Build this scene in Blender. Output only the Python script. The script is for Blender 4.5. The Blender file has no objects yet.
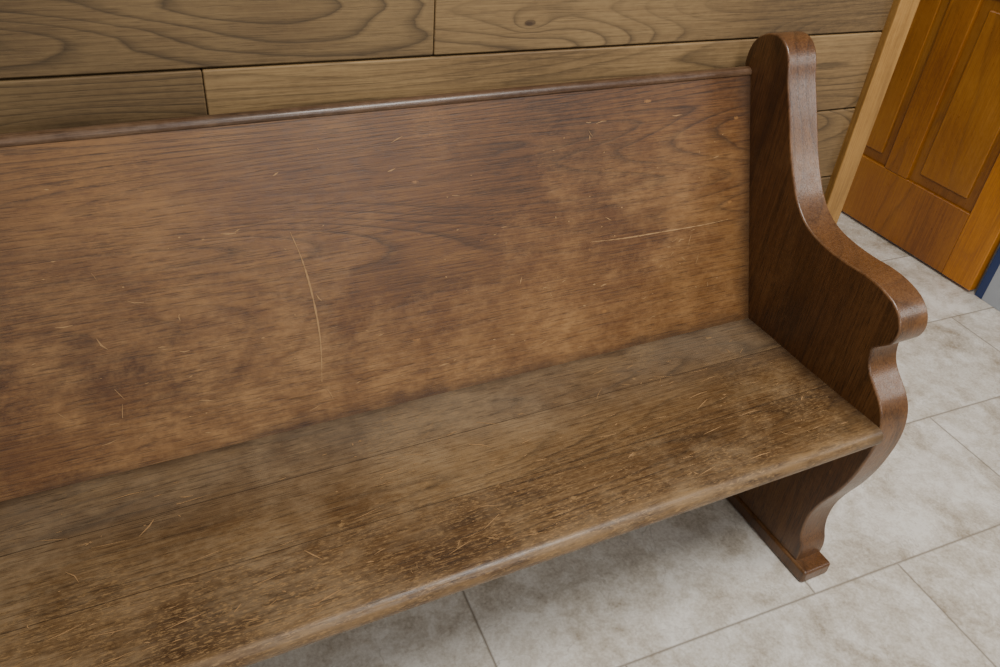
import bpy, bmesh, math, random
import numpy as np
from mathutils import Matrix, Vector
random.seed(4)
PHI=-0.042
ZJ,YJ,ZT,YT,ZS=0.447,0.370,0.910,0.5525,0.45
T=0.070
PEWX=-3.0
# ---------------------------------------------------------------- helpers
def link(o,parent=None):
    bpy.context.scene.collection.objects.link(o)
    if parent: o.parent=parent
    return o
def mesh_obj(name,verts,faces,mat=None,parent=None,smooth=False,bevel=0,seg=3,angle=30):
    me=bpy.data.meshes.new(name); me.from_pydata(verts,[],faces); me.update()
    bm=bmesh.new(); bm.from_mesh(me); bmesh.ops.recalc_face_normals(bm,faces=bm.faces); bm.to_mesh(me); bm.free()
    o=bpy.data.objects.new(name,me); link(o,parent)
    if mat: me.materials.append(mat)
    if smooth:
        for p in me.polygons: p.use_smooth=True
    if bevel:
        b=o.modifiers.new('bevel','BEVEL'); b.width=bevel; b.segments=seg; b.limit_method='ANGLE'; b.angle_limit=math.radians(angle)
        b.harden_normals=True
        for p in me.polygons: p.use_smooth=True
    return o
def boxes(name,lst,mat,parent=None,bevel=0.0,seg=2,tones=None):
    v=[];f=[];sd=[];tn=[]
    for i,(x0,x1,y0,y1,z0,z1) in enumerate(lst):
        b=len(v)
        v+=[(x0,y0,z0),(x1,y0,z0),(x1,y1,z0),(x0,y1,z0),(x0,y0,z1),(x1,y0,z1),(x1,y1,z1),(x0,y1,z1)]
        f+=[tuple(b+k for k in q) for q in [(0,3,2,1),(4,5,6,7),(0,1,5,4),(1,2,6,5),(2,3,7,6),(3,0,4,7)]]
        s=random.random(); sd+=[s]*8; tn+=[tones[i] if tones else 1.0]*8
    o=mesh_obj(name,v,f,mat,parent,bevel=bevel,seg=seg)
    a=o.data.attributes.new('seed','FLOAT','POINT'); t=o.data.attributes.new('tone','FLOAT','POINT')
    for i,s in enumerate(sd): a.data[i].value=s; t.data[i].value=tn[i]
    return o
def catmull(pts,n=6,closed=False):
    out=[];N=len(pts)
    for i in range(N-1):
        p0=np.array(pts[max(i-1,0)]);p1=np.array(pts[i]);p2=np.array(pts[i+1]);p3=np.array(pts[min(i+2,N-1)])
        for k in range(n):
            t=k/n
            out.append(tuple(.5*((2*p1)+(-p0+p2)*t+(2*p0-5*p1+4*p2-p3)*t*t+(-p0+3*p1-3*p2+p3)*t**3)))
    out.append(tuple(pts[-1])); return out
def extrude_profile(name,prof,x0,x1,mat,parent,bevel=0,seg=4,angle=60,smooth=True,nx=1):
    n=len(prof);v=[];f=[]
    xs=[x0+(x1-x0)*i/nx for i in range(nx+1)]
    for x in xs: v+=[(x,p[0],p[1]) for p in prof]
    for j in range(nx):
        for i in range(n):
            k=(i+1)%n; f.append((j*n+i,j*n+k,(j+1)*n+k,(j+1)*n+i))
    f.append(tuple(range(n))); f.append(tuple(nx*n+i for i in range(n))[::-1])
    return mesh_obj(name,v,f,mat,parent,smooth=smooth,bevel=bevel,seg=seg,angle=angle)
# ---------------------------------------------------------------- materials
class NT:
    def __init__(s,name):
        s.m=bpy.data.materials.new(name); s.m.use_nodes=True; s.t=s.m.node_tree; s.n=s.t.nodes; s.l=s.t.links
        s.b=s.n['Principled BSDF']
    def add(s,ty,**k):
        n=s.n.new(ty)
        for a,b in k.items(): setattr(n,a,b)
        return n
    def set(s,sock,v):
        if isinstance(v,bpy.types.NodeSocket): s.l.new(v,sock)
        else: sock.default_value=v
    def math(s,op,a,b=0.0,c=None,clamp=False):
        n=s.add('ShaderNodeMath',operation=op); n.use_clamp=clamp
        s.set(n.inputs[0],a); s.set(n.inputs[1],b)
        if c is not None: s.set(n.inputs[2],c)
        return n.outputs[0]
    def vmul(s,v,sc,off=None):
        n=s.add('ShaderNodeVectorMath',operation='MULTIPLY_ADD'); s.set(n.inputs[0],v); n.inputs[1].default_value=sc
        if off is not None: s.set(n.inputs[2],off)
        return n.outputs[0]
    def noise(s,v,scale=1,detail=2,rough=.5,dist=0):
        n=s.add('ShaderNodeTexNoise'); s.set(n.inputs['Vector'],v); n.inputs['Scale'].default_value=scale
        n.inputs['Detail'].default_value=detail; n.inputs['Roughness'].default_value=rough; n.inputs['Distortion'].default_value=dist
        return n.outputs['Fac']
    def ramp(s,f,stops):
        n=s.add('ShaderNodeValToRGB'); s.set(n.inputs[0],f); e=n.color_ramp.elements
        while len(e)<len(stops): e.new(.5)
        for i,(p,c) in enumerate(stops):
            e[i].position=p; e[i].color=(c,c,c,1) if not hasattr(c,'__len__') else (*c,1)
        return n.outputs[0]
    def mix(s,f,a,b,mode='MIX'):
        n=s.add('ShaderNodeMix',data_type='RGBA',blend_type=mode)
        s.set(n.inputs[0],f)
        for k,x in ((6,a),(7,b)):
            if isinstance(x,tuple): x=(*x,1)
            s.set(n.inputs[k],x)
        return n.outputs[2]
def srgb(r,g,b):
    f=lambda c:(c/255/12.92) if c/255<=.04045 else ((c/255+.055)/1.055)**2.4
    return (f(r),f(g),f(b))
def wood(name,dark,mid,light,axis='x',rings=16,lc=(1.2,6.0),pore=.5,rough=.45,seed=0.0,wear=None,wearamt=0.0,speck=0.0,ringamt=.5,coat=.0,attr=False,bands=None,bump=.2,grey=None,knots=(),edgewear=None,nicks=0.0,corner_shade=None,wide=0.0,upper=None):
    k=NT(name)
    tc=k.add('ShaderNodeTexCoord').outputs['Object']
    def S(a,b): return {'x':(a,b,b),'z':(b,b,a),'y':(b,a,b)}[axis]
    off=k.add('ShaderNodeCombineXYZ')
    sv=seed
    if attr:
        at=k.add('ShaderNodeAttribute',attribute_name='seed'); sv=k.math('MULTIPLY_ADD',at.outputs['Fac'],57.3,seed)
    sp=k.add('ShaderNodeSeparateXYZ'); k.set(sp.inputs[0],tc)
    if bands:
        t=None
        for i,bv in enumerate(bands):
            g=k.math('GREATER_THAN',sp.outputs[1],bv); g=k.math('MULTIPLY',g,3.7+i*1.9)
            t=g if t is None else k.math('ADD',t,g)
        sv=k.math('ADD',t,seed)
    for i in range(3): k.set(off.inputs[i],sv)
    n1=k.noise(k.vmul(tc,S(*lc),off.outputs[0]),1.0,1.0,.3,.05)
    kd=None
    for kx,kz in knots:
        dx=k.math('MULTIPLY',k.math('SUBTRACT',sp.outputs[0],kx),.45); dz=k.math('SUBTRACT',sp.outputs[2],kz)
        d=k.math('SQRT',k.math('ADD',k.math('MULTIPLY',dx,dx),k.math('MULTIPLY',dz,dz)))
        kd=d if kd is None else k.math('MINIMUM',kd,d)
    if kd is not None:
        n1=k.math('ADD',n1,k.math('MULTIPLY',k.math('EXPONENT',k.math('MULTIPLY',kd,-70.0)),.10))
    wob=k.noise(k.vmul(tc,S(14,60),off.outputs[0]),1,3,.6)
    r=k.math('FRACT',k.math('ADD',k.math('MULTIPLY',n1,rings),k.math('MULTIPLY',wob,.30)))
    ringf=k.ramp(r,[(0,0.0),(.09+wide,.40),(.30+wide,.9),(.88,1.0),(.96,.5),(1,0.0)])
    rv=k.ramp(k.noise(k.vmul(tc,S(1.3,6),off.outputs[0]),1,2,.5),[(.36,.2),(.56,1.0)])
    if upper: # flat-sawn figure is strongest towards the top of the board
        m_=k.add('ShaderNodeMapRange'); m_.interpolation_type='SMOOTHSTEP'; k.set(m_.inputs[0],sp.outputs[2])
        m_.inputs[1].default_value=upper[0]; m_.inputs[2].default_value=upper[1]; m_.inputs[3].default_value=.3; m_.inputs[4].default_value=1
        rv=k.math('MULTIPLY',rv,m_.outputs[0])
    fib=k.noise(k.vmul(tc,S(7,340),off.outputs[0]),1,2,.6)
    fibf=k.ramp(fib,[(.30,0.0),(.66,1.0)])
    por=k.noise(k.vmul(tc,S(26,620),off.outputs[0]),1,1,.5)
    porf=k.ramp(por,[(.32,0.0),(.42,1.0)])
    blot=k.noise(k.vmul(tc,S(1.8,3.0),off.outputs[0]),1,3,.55)
    fine=k.noise(k.vmul(tc,S(60,110)),1,3,.7)
    t=k.math('ADD',k.math('MULTIPLY',fibf,.32),k.math('MULTIPLY_ADD',blot,1.5,-.43))
    t=k.math('ADD',t,k.math('MULTIPLY_ADD',fine,.45,-.16))
    col=k.ramp(t,[(.12,dark),(.5,mid),(.95,light)])
    col=k.mix(k.math('MULTIPLY',k.math('MULTIPLY',k.math('SUBTRACT',1.0,ringf),rv),ringamt),col,tuple(c*.38 for c in dark))
    if grey is not None:
        gf=k.math('MULTIPLY',k.ramp(sp.outputs[1],[(.20,0.0),(.30,1.0)]),k.ramp(k.noise(tc,4,4,.6),[(.35,.3),(.6,1.0)]))
        col=k.mix(k.math('MULTIPLY',gf,.6),col,grey)
    if wear:
        w=k.noise(tc,2.6,8,.74)
        wf=k.ramp(w,[(.46,0.0),(.60,1.0)])
        wf2=k.noise(k.vmul(tc,S(22,90),off.outputs[0]),1,4,.75)
        wf=k.math('MULTIPLY',wf,k.ramp(wf2,[(.35,.25),(.6,1.0)]))
        if upper:
            m2=k.add('ShaderNodeMapRange'); k.set(m2.inputs[0],sp.outputs[2]); m2.inputs[1].default_value=.58; m2.inputs[2].default_value=.85; m2.inputs[3].default_value=1.3; m2.inputs[4].default_value=.35
            wf=k.math('MULTIPLY',wf,m2.outputs[0])
        col=k.mix(k.math('MULTIPLY',wf,wearamt,clamp=True),col,wear)
    col=k.mix(k.math('MULTIPLY',k.math('SUBTRACT',1.0,porf),pore),col,tuple(c*.35 for c in dark))
    if nicks:
        vo=k.add('ShaderNodeTexVoronoi'); k.set(vo.inputs['Vector'],k.vmul(tc,S(9,22))); vo.inputs['Scale'].default_value=1; vo.inputs['Randomness'].default_value=1
        dd=k.math('ADD',vo.outputs['Distance'],k.math('MULTIPLY_ADD',k.noise(tc,120,3,.7),.22,-.11))
        sc=k.add('ShaderNodeSeparateColor'); k.set(sc.inputs[0],vo.outputs['Color'])
        nf=k.math('MULTIPLY',k.ramp(dd,[(.035,1.0),(.07,0.0)]),k.math('GREATER_THAN',sc.outputs[0],.40))
        col=k.mix(k.math('MULTIPLY',nf,nicks),col,tuple(min(1,c*1.6) for c in light))
    if speck:
        s1=k.noise(k.vmul(tc,S(90,340)),1,3,.75)
        reg=k.ramp(k.noise(tc,5,4,.6),[(.45,0.0),(.62,1.0)])
        if bands:
            reg=k.math('ADD',k.math('MULTIPLY',reg,.45),k.math('MULTIPLY',k.ramp(sp.outputs[1],[(.0,1.0),(.14,.6),(.20,.0)]),k.ramp(k.noise(tc,6,5,.7),[(.40,0.15),(.56,1.0)])))
        sf=k.math('MULTIPLY',k.ramp(s1,[(.52,0.0),(.62,1.0)]),reg,clamp=True)
        col=k.mix(k.math('MULTIPLY',sf,speck),col,tuple(min(1,c*1.4) for c in light))
    if bands:
        ed=k.math('MULTIPLY',k.ramp(k.math('ABSOLUTE',k.math('SUBTRACT',sp.outputs[1],.004)),[(.006,1.0),(.022,0.0)]),k.ramp(k.noise(k.vmul(tc,S(12,60)),1,5,.7),[(.42,.05),(.60,1.0)]))
        col=k.mix(k.math('MULTIPLY',ed,.65),col,tuple(c*1.15 for c in light))
        for bv in bands:
            d=k.math('ABSOLUTE',k.math('SUBTRACT',sp.outputs[1],bv))
            g=k.math('LESS_THAN',d,.0008)
            col=k.mix(k.math('MULTIPLY',g,.65),col,tuple(c*.25 for c in dark))
    if corner_shade:  # shade painted into the colour along the seat/back joint and end-panel corner
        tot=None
        for ax,a,b in corner_shade:
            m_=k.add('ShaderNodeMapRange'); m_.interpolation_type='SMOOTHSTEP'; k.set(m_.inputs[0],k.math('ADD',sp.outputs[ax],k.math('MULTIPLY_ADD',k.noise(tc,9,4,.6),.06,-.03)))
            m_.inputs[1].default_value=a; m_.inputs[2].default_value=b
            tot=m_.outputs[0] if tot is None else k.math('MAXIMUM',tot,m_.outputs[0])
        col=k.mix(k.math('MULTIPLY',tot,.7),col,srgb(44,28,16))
    if edgewear:
        ge=k.add('ShaderNodeNewGeometry'); sn=k.add('ShaderNodeSeparateXYZ'); k.set(sn.inputs[0],ge.outputs['Normal'])
        ax=k.math('ABSOLUTE',sn.outputs[0])
        e=k.ramp(ax,[(.15,0.0),(.45,1.0),(.85,1.0),(.98,0.0)])
        e=k.math('MULTIPLY',e,k.ramp(k.noise(tc,24,5,.7),[(.42,.0),(.64,1.0)]))
        col=k.mix(k.math('MULTIPLY',e,.5),col,edgewear)
    if kd is not None:
        kk=k.ramp(k.math('ADD',kd,k.math('MULTIPLY',fine,.004)),[(.0045,1.0),(.008,0.0)])
        col=k.mix(k.math('MULTIPLY',kk,.85),col,srgb(50,30,16))
    if attr:
        tn=k.add('ShaderNodeAttribute',attribute_name='tone')
        hv=k.add('ShaderNodeHueSaturation'); k.set(hv.inputs['Value'],tn.outputs['Fac']); k.set(hv.inputs['Color'],col); col=hv.outputs[0]
    k.l.new(col,k.b.inputs['Base Color'])
    rr=k.math('ADD',k.math('MULTIPLY_ADD',fine,.35,rough-.27),k.math('MULTIPLY',k.noise(tc,6,5,.65),.2))
    k.l.new(rr,k.b.inputs['Roughness'])
    k.b.inputs['Coat Weight'].default_value=coat; k.b.inputs['Coat Roughness'].default_value=.25
    bp=k.add('ShaderNodeBump'); bp.inputs['Strength'].default_value=bump; bp.inputs['Distance'].default_value=.001
    h=k.math('ADD',k.math('MULTIPLY',ringf,.5),k.math('ADD',k.math('MULTIPLY',porf,.8),k.math('MULTIPLY',fibf,.4)))
    k.l.new(h,bp.inputs['Height']); k.l.new(bp.outputs[0],k.b.inputs['Normal'])
    return k.m
def plain(name,c,rough=.5,metal=0):
    k=NT(name); n=k.noise(k.add('ShaderNodeTexCoord').outputs['Object'],12,3,.6)
    k.l.new(k.mix(n,tuple(x*.85 for x in c),tuple(x*1.12 for x in c)),k.b.inputs['Base Color'])
    k.b.inputs['Roughness'].default_value=rough; k.b.inputs['Metallic'].default_value=metal
    return k.m
m_back=wood('pew_back_wood',srgb(57,33,14),srgb(95,60,28),srgb(129,90,47),rings=24,lc=(.8,6.5),pore=.45,wear=srgb(160,120,74),wearamt=.6,speck=.3,seed=5.9,rough=.50,coat=.08,ringamt=.65,nicks=.55,wide=.0,corner_shade=[(0,-.05,.015),(2,.470,.430)],upper=(.55,.75))
m_seat=wood('pew_seat_wood',srgb(56,36,18),srgb(94,67,37),srgb(132,104,68),rings=18,lc=(.9,8),pore=.5,wear=srgb(150,126,94),wearamt=.65,speck=.75,seed=7.1,rough=.44,coat=.1,bands=[.138,.265],ringamt=.7,grey=srgb(114,101,84),nicks=.6,corner_shade=[(0,-.06,.02),(1,.345,.385)])
m_end=wood('pew_end_wood',srgb(50,28,12),srgb(86,53,25),srgb(116,78,41),axis='z',rings=10,lc=(.8,5),pore=.6,seed=4.4,rough=.38,coat=.35,ringamt=.45,wear=srgb(140,102,62),wearamt=.4,speck=.25,edgewear=srgb(136,100,66),nicks=.35)
m_cap=wood('pew_cap_wood',srgb(44,27,15),srgb(76,52,33),srgb(110,84,61),rings=6,pore=.4,seed=9.4,rough=.38,coat=.25,ringamt=.3,wear=srgb(136,108,82),wearamt=.5)
m_wall=wood('wall_board_wood',srgb(84,64,38),srgb(119,94,60),srgb(146,119,79),rings=28,lc=(1.0,7),pore=.25,seed=1.7,rough=.68,ringamt=.65,attr=True,knots=[(-.477,.994)])
m_casing=wood('casing_wood',srgb(128,90,42),srgb(160,118,60),srgb(182,140,78),axis='z',rings=6,pore=.15,seed=3.3,rough=.5,ringamt=.3)
m_door=wood('door_wood',srgb(130,72,12),srgb(164,100,22),srgb(188,124,40),axis='z',rings=6,pore=.1,seed=6.3,rough=.35,ringamt=.35,coat=.15,attr=True)
m_scr=plain('bare_scratch',srgb(158,122,80),.7)
m_dark=plain('dark_gap',srgb(28,20,14),.9)
m_white=plain('white_paint',srgb(170,176,184),.5)
m_blue=plain('blue_paint',srgb(38,58,104),.5)
m_plaster=plain('plaster',srgb(175,165,150),.8)
def floor_mat():
    k=NT('floor_tile_stone'); tc=k.add('ShaderNodeTexCoord').outputs['Object']
    px,py,x0,y0=.690,.3415,-.6816,-.0197
    sp=k.add('ShaderNodeSeparateXYZ'); k.set(sp.inputs[0],tc)
    uy=k.math('DIVIDE',k.math('SUBTRACT',sp.outputs[1],y0),py)
    row=k.math('FLOOR',uy)
    ux=k.math('DIVIDE',k.math('ADD',k.math('SUBTRACT',sp.outputs[0],x0),k.math('MULTIPLY',row,.23)),px)
    def edge(u,p):
        f=k.math('FRACT',u); d=k.math('MINIMUM',f,k.math('SUBTRACT',1.0,f)); return k.math('MULTIPLY',d,p)
    d=k.math('MINIMUM',edge(ux,px),edge(uy,py))
    g=k.ramp(d,[(.0016,1.0),(.0032,0.0)])
    idv=k.add('ShaderNodeCombineXYZ'); k.set(idv.inputs[0],k.math('FLOOR',ux)); k.set(idv.inputs[1],row)
    wn=k.add('ShaderNodeTexWhiteNoise'); k.set(wn.inputs[0],idv.outputs[0])
    sc=k.add('ShaderNodeVectorMath',operation='MULTIPLY_ADD'); k.set(sc.inputs[0],wn.outputs['Color']); sc.inputs[1].default_value=(9,9,9); k.set(sc.inputs[2],tc)
    v=sc.outputs[0]
    a=k.noise(v,6,6,.65,.8); b=k.noise(v,26,6,.7,.4); c=k.noise(v,170,3,.6)
    t=k.math('ADD',k.math('MULTIPLY',a,.45),k.math('ADD',k.math('MULTIPLY',b,.35),k.math('MULTIPLY',c,.20)))
    col=k.ramp(t,[(.37,srgb(160,146,126)),(.48,srgb(204,195,180)),(.59,srgb(234,229,219))])
    ve=k.ramp(k.math('ABSOLUTE',k.math('SUBTRACT',k.noise(v,4,5,.6,1.0),.5)),[(0,1.0),(.010,0.0)])
    col=k.mix(k.math('MULTIPLY',k.math('MULTIPLY',ve,k.ramp(b,[(.45,0.0),(.6,1.0)])),.4),col,srgb(134,118,96))
    col=k.mix(k.math('MULTIPLY',g,.85),col,srgb(128,116,100))
    k.l.new(col,k.b.inputs['Base Color']); k.b.inputs['Roughness'].default_value=.42
    bp=k.add('ShaderNodeBump'); bp.inputs['Strength'].default_value=.3; bp.inputs['Distance'].default_value=.002
    k.l.new(k.math('SUBTRACT',k.math('MULTIPLY',t,.6),g),bp.inputs['Height']); k.l.new(bp.outputs[0],k.b.inputs['Normal'])
    return k.m
m_floor=floor_mat()
# ---------------------------------------------------------------- room (rotated frame)
def rot(o): o.rotation_euler=(0,0,PHI); return o
fl=rot(boxes('floor',[(-5,3.2,-3.5,3.2,-.05,0)],m_floor))
YW=.6; OP0,OP1=.405,1.35
lst=[]; tones=[]; zl=.9475; P=.1652
z=zl
while z>0: z-=P
joints={0:[-.647],-1:[-1.011]}
tone={0:[.78,.90],-1:[.84,1.15]}
zz=z
while zz<2.5:
    idx=round((zz-zl)/P)
    lo=max(zz,0)+.0015; hi=zz+P-.0015
    js=joints.get(idx,[random.uniform(-3.6,-.2),] if idx%2 else [random.uniform(-4,-2.2)])
    segs=[-5]+sorted(js)+[.35]
    for q,(a,b) in enumerate(zip(segs[:-1],segs[1:])):
        lst.append((a+.0003,b-.0003,YW,YW+.022,lo,hi)); tones.append(tone[idx][q] if idx in tone else random.uniform(.85,1.1))
    lst.append((OP1+.06,3.2,YW,YW+.022,lo,hi)); tones.append(1.0)
    zz+=P
wb=rot(boxes('wall_back',lst,m_wall,bevel=.003,seg=2,tones=tones))
wc=boxes('wall_core',[(-5,OP0-.02,YW+.0225,YW+.14,0,2.6),(OP1+.02,3.2,YW+.0225,YW+.14,0,2.6),(OP0-.02,OP1+.02,YW+.0225,YW+.14,2.08,2.6)],m_dark,wb)
rot(boxes('trim_1',[(.342,.398,YW-.018,YW+.004,0,2.12),(.384,.405,YW+.004,YW+.14,0,2.06)],m_casing,bevel=.003))
rot(boxes('trim_2',[(OP1+.005,OP1+.075,YW-.018,YW+.004,0,2.12),(OP1,OP1+.02,YW+.004,YW+.03,0,2.06)],m_door,bevel=.003))
rot(boxes('trim_3',[(OP1,OP1+.02,YW+.03,YW+.112,0,2.06)],m_white,bevel=.002))
rot(boxes('trim_4',[(OP1,OP1+.02,YW+.112,YW+.14,0,2.06)],m_blue,bevel=.002))
rot(boxes('wall_far',[(-1.5,3.2,3.0,3.1,0,2.6)],m_plaster))
door=bpy.data.objects.new('door_1',None); link(door)
W_,H_,TH=.86,2.02,.036
def L(u0,u1,z0,z1,d0=0,d1=TH): return (u0,u1,-d1,-d0,z0,z1)
sw=.115; mw=.10; rb=.23
frame=[L(0,sw,.01,H_),L(W_-sw,W_,.01,H_)]
for a,b in ((.01,.01+rb),(.86,1.0),(H_-.12,H_)): frame.append(L(sw,W_-sw,a,b,.001,TH-.001))
mx0=W_/2-mw/2; mx1=W_/2+mw/2
for a,b in ((.01+rb,.86),(1.0,H_-.12)): frame.append(L(mx0,mx1,a,b,.001,TH-.001))
boxes('stiles_and_rails',frame,m_door,door,bevel=.004,seg=3,tones=[1.2,.92]+[.84]*(len(frame)-2))
pan=[];fld=[]
for a,b in ((.24,.86),(1.0,H_-.12)):
    for u0,u1 in ((sw,mx0),(mx1,W_-sw)):
        pan.append(L(u0-.002,u1+.002,a-.002,b+.002,.012,TH-.012)); fld.append(L(u0+.035,u1-.035,a+.035,b-.035,.005,TH-.005))
boxes('panel_backing',pan,m_door,door,tones=[.65]*4); boxes('raised_fields',fld,m_door,door,bevel=.006,seg=1,tones=[.78]*4)
p0=Vector((1.364,.695,0)); p1=Vector((1.359,1.24,0)); d=(p1-p0).normalized()
door.location=p0; door.rotation_euler=(0,0,math.atan2(d.y,d.x))
# ---------------------------------------------------------------- pew
pew=bpy.data.objects.new('church_pew',None); link(pew)
top=[(.572,.915),(.570,.938),(.560,.960),(.543,.975),(.520,.984),(.497,.983),(.477,.971),(.463,.950),(.450,.917),(.422,.862),(.394,.805),(.368,.762),(.346,.732),(.318,.707),(.285,.692),(.245,.685),(.201,.683),(.155,.685),(.120,.682),(.086,.672),(.063,.654),(.052,.630),(.055,.607),(.068,.590),(.083,.576),(.083,.560),(.077,.541),(.065,.524),(.047,.508),(.028,.490),(.014,.468),(.006,.440),(.003,.405),(.006,.365),(.014,.315),(.029,.260),(.048,.210),(.060,.165),(.062,.125),(.057,.095),(.048,.074),(.044,.055),(.044,.040),(.044,.0)]
backe=[(.50,0),(.495,.03),(.46,.10),(.435,.20),(.425,.32),(.432,.45),(.470,.58),(.515,.73),(.556,.86),(.572,.915)]
prof=catmull(top,4)+catmull(backe,4)[:-1]
extrude_profile('end_panel_right',prof,0,T,m_end,pew,bevel=.0125,seg=5,angle=50)
extrude_profile('end_panel_left',prof,PEWX-T,PEWX,m_end,pew,bevel=.0125,seg=5,angle=50)
for n,x in (('right',0),('left',PEWX-T)):
    boxes('base_cleat_'+n,[(x-.006,x+T+.000,.010,.51,0,.034)],m_end,pew,bevel=.007,seg=4)
r=.0185
seat=[(.40,ZJ-.004),(.37,ZJ-.002),(.30,.4465),(.20,.4455),(.10,.4475),(.05,.4492),(.025,.4498)]
for a in range(0,181,12):
    t=math.radians(90+a); seat.append((.012+r*math.cos(t)*.95,.4315+r*math.sin(t)))
seat+=[(.02,.4125),(.40,.408)]
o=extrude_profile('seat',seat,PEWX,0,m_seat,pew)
m=o.modifiers.new('es','EDGE_SPLIT'); m.split_angle=math.radians(40)
dv=np.array([YT-YJ,ZT-ZJ]); dv/=np.linalg.norm(dv); nv=np.array([dv[1],-dv[0]])
def bpnt(s,t): q=np.array([YJ,ZJ])+dv*s+nv*t; return (float(q[0]),float(q[1]))
LB=math.hypot(YT-YJ,ZT-ZJ)
bk=[bpnt(-.10,0),bpnt(LB-.014,0),bpnt(LB-.014,.020),bpnt(-.10,.020)]
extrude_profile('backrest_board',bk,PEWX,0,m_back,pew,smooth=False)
cap=[bpnt(LB-.014,.021),bpnt(LB-.014,-.001),bpnt(LB-.013,-.0025)]
for a in range(0,181,15):
    t=math.radians(180-a); cap.append(bpnt(LB-.008+.011*math.sin(t),.009+.0125*math.cos(t)))
cap+=[bpnt(LB-.013,.022)]
o=extrude_profile('top_rail',cap,PEWX,0,m_cap,pew)
m=o.modifiers.new('es','EDGE_SPLIT'); m.split_angle=math.radians(50)
boxes('seat_batten',[(PEWX,0,.30,.34,.368,.408)],m_end,pew,bevel=.003)
def bplace(x,s): q=bpnt(s,-.0005); return (x,q[0],q[1])
def splace(x,s): return (x,s,float(np.interp(s,[.025,.05,.10,.20,.30,.37],[.4498,.4492,.4475,.4455,.4465,.445]))+.0005)
def ribbon(V,Fc,pts,w,place=bplace):
    n=len(pts); b=len(V)
    for i,(x,s) in enumerate(pts):
        a=pts[max(i-1,0)]; c=pts[min(i+1,n-1)]
        tx,ts=c[0]-a[0],c[1]-a[1]; l=math.hypot(tx,ts) or 1; nx_,ns=-ts/l,tx/l
        ww=w*(.25+.75*math.sin(math.pi*min(max(i/(n-1),.05),.95)))*random.uniform(.4,1.2)
        for sg in (-1,1): V.append(place(x+sg*nx_*ww,s+sg*ns*ww))
    for i in range(n-1): Fc.append((b+2*i,b+2*i+1,b+2*i+3,b+2*i+2))
def sz(z): return (z-ZJ)/dv[1]
V=[];Fc=[]
ribbon(V,Fc,catmull([(-.907,sz(.743)),(-.895,sz(.697)),(-.888,sz(.639)),(-.887,sz(.576)),(-.895,sz(.510))],12),.0016)
ribbon(V,Fc,catmull([(-.374,sz(.650)),(-.30,sz(.646)),(-.218,sz(.645)),(-.12,sz(.644)),(-.054,sz(.646))],12),.0014)
for i in range(120):
    x=random.uniform(-1.3,-.05); s=random.uniform(.02,.44); a=random.uniform(-.4,.4) if random.random()<.6 else random.uniform(0,3.1)
    l=random.choice([.003,.004,.006,.01,.014,.022]); c=random.uniform(-.1,.1)*l
    ribbon(V,Fc,[(x,s),(x+l*.5*math.cos(a)+c,s+l*.5*math.sin(a)+c),(x+l*math.cos(a),s+l*math.sin(a))],random.uniform(.0006,.0013))
for i in range(230):
    x=random.uniform(-1.35,-.05); s=.03+.30*random.random()**1.6; a=random.gauss(0,.35) if random.random()<.6 else random.uniform(0,3.1)
    l=random.choice([.004,.008,.012,.02,.045]); c=random.uniform(-.1,.1)*l
    s=min(s,.32)
    ribbon(V,Fc,[(x,s),(x+l*.5*math.cos(a)+c,s+l*.5*math.sin(a)*.6+c*.5),(x+l*math.cos(a),min(.36,max(.026,s+l*math.sin(a)*.6)))],random.uniform(.0006,.0012),splace)
mesh_obj('surface_scratches',V,Fc,m_scr,pew)
# ---------------------------------------------------------------- camera
def Rm(yaw,p,r):
    f=np.array([np.sin(yaw)*np.cos(p),np.cos(yaw)*np.cos(p),-np.sin(p)])
    rt=np.array([np.cos(yaw),-np.sin(yaw),0.]); dn=np.cross(f,rt)
    return np.array([rt*np.cos(r)+dn*np.sin(r),-rt*np.sin(r)+dn*np.cos(r),f])
F=808.15
M=Rm(.5045,.6388,-.1); C=np.array([-1.1301,-.6147,1.3856])
cam=bpy.data.cameras.new('camera'); co=bpy.data.objects.new('camera',cam); link(co)
co.matrix_world=Matrix(((M[0][0],-M[1][0],-M[2][0],C[0]),(M[0][1],-M[1][1],-M[2][1],C[1]),(M[0][2],-M[1][2],-M[2][2],C[2]),(0,0,0,1)))
cam.lens=36*F/1000; cam.sensor_width=36; cam.clip_start=.05
bpy.context.scene.camera=co
# ---------------------------------------------------------------- light
w=bpy.data.worlds.new('world'); bpy.context.scene.world=w; w.use_nodes=True
w.node_tree.nodes['Background'].inputs[0].default_value=(1,.98,.96,1); w.node_tree.nodes['Background'].inputs[1].default_value=.17
def area(name,loc,tgt,sx,sy,e,c):
    l=bpy.data.lights.new(name,'AREA'); l.shape='RECTANGLE'; l.size=sx; l.size_y=sy; l.energy=e; l.color=c
    o=bpy.data.objects.new(name,l); link(o); o.location=loc
    o.rotation_euler=(Vector(tgt)-Vector(loc)).to_track_quat('-Z','Y').to_euler()
area('ceiling_light',(-.1,-.6,2.5),(-.2,.2,0),.7,.7,48,(1,.97,.93))
area('window_light',(0,-3.2,2.0),(-.3,.3,.4),1.4,1.2,33,(1,.985,.97))
area('window_light_2',(-2.6,-2.6,1.7),(.1,.3,.6),1.0,1.0,11,(1,.98,.96))
area('side_light',(3.0,-1.8,2.3),(.8,.2,0),1.0,1.0,26,(1,.98,.95))
area('far_room_light',(.9,1.8,2.4),(1.2,1.2,0),.8,.8,13,(1,.95,.88))
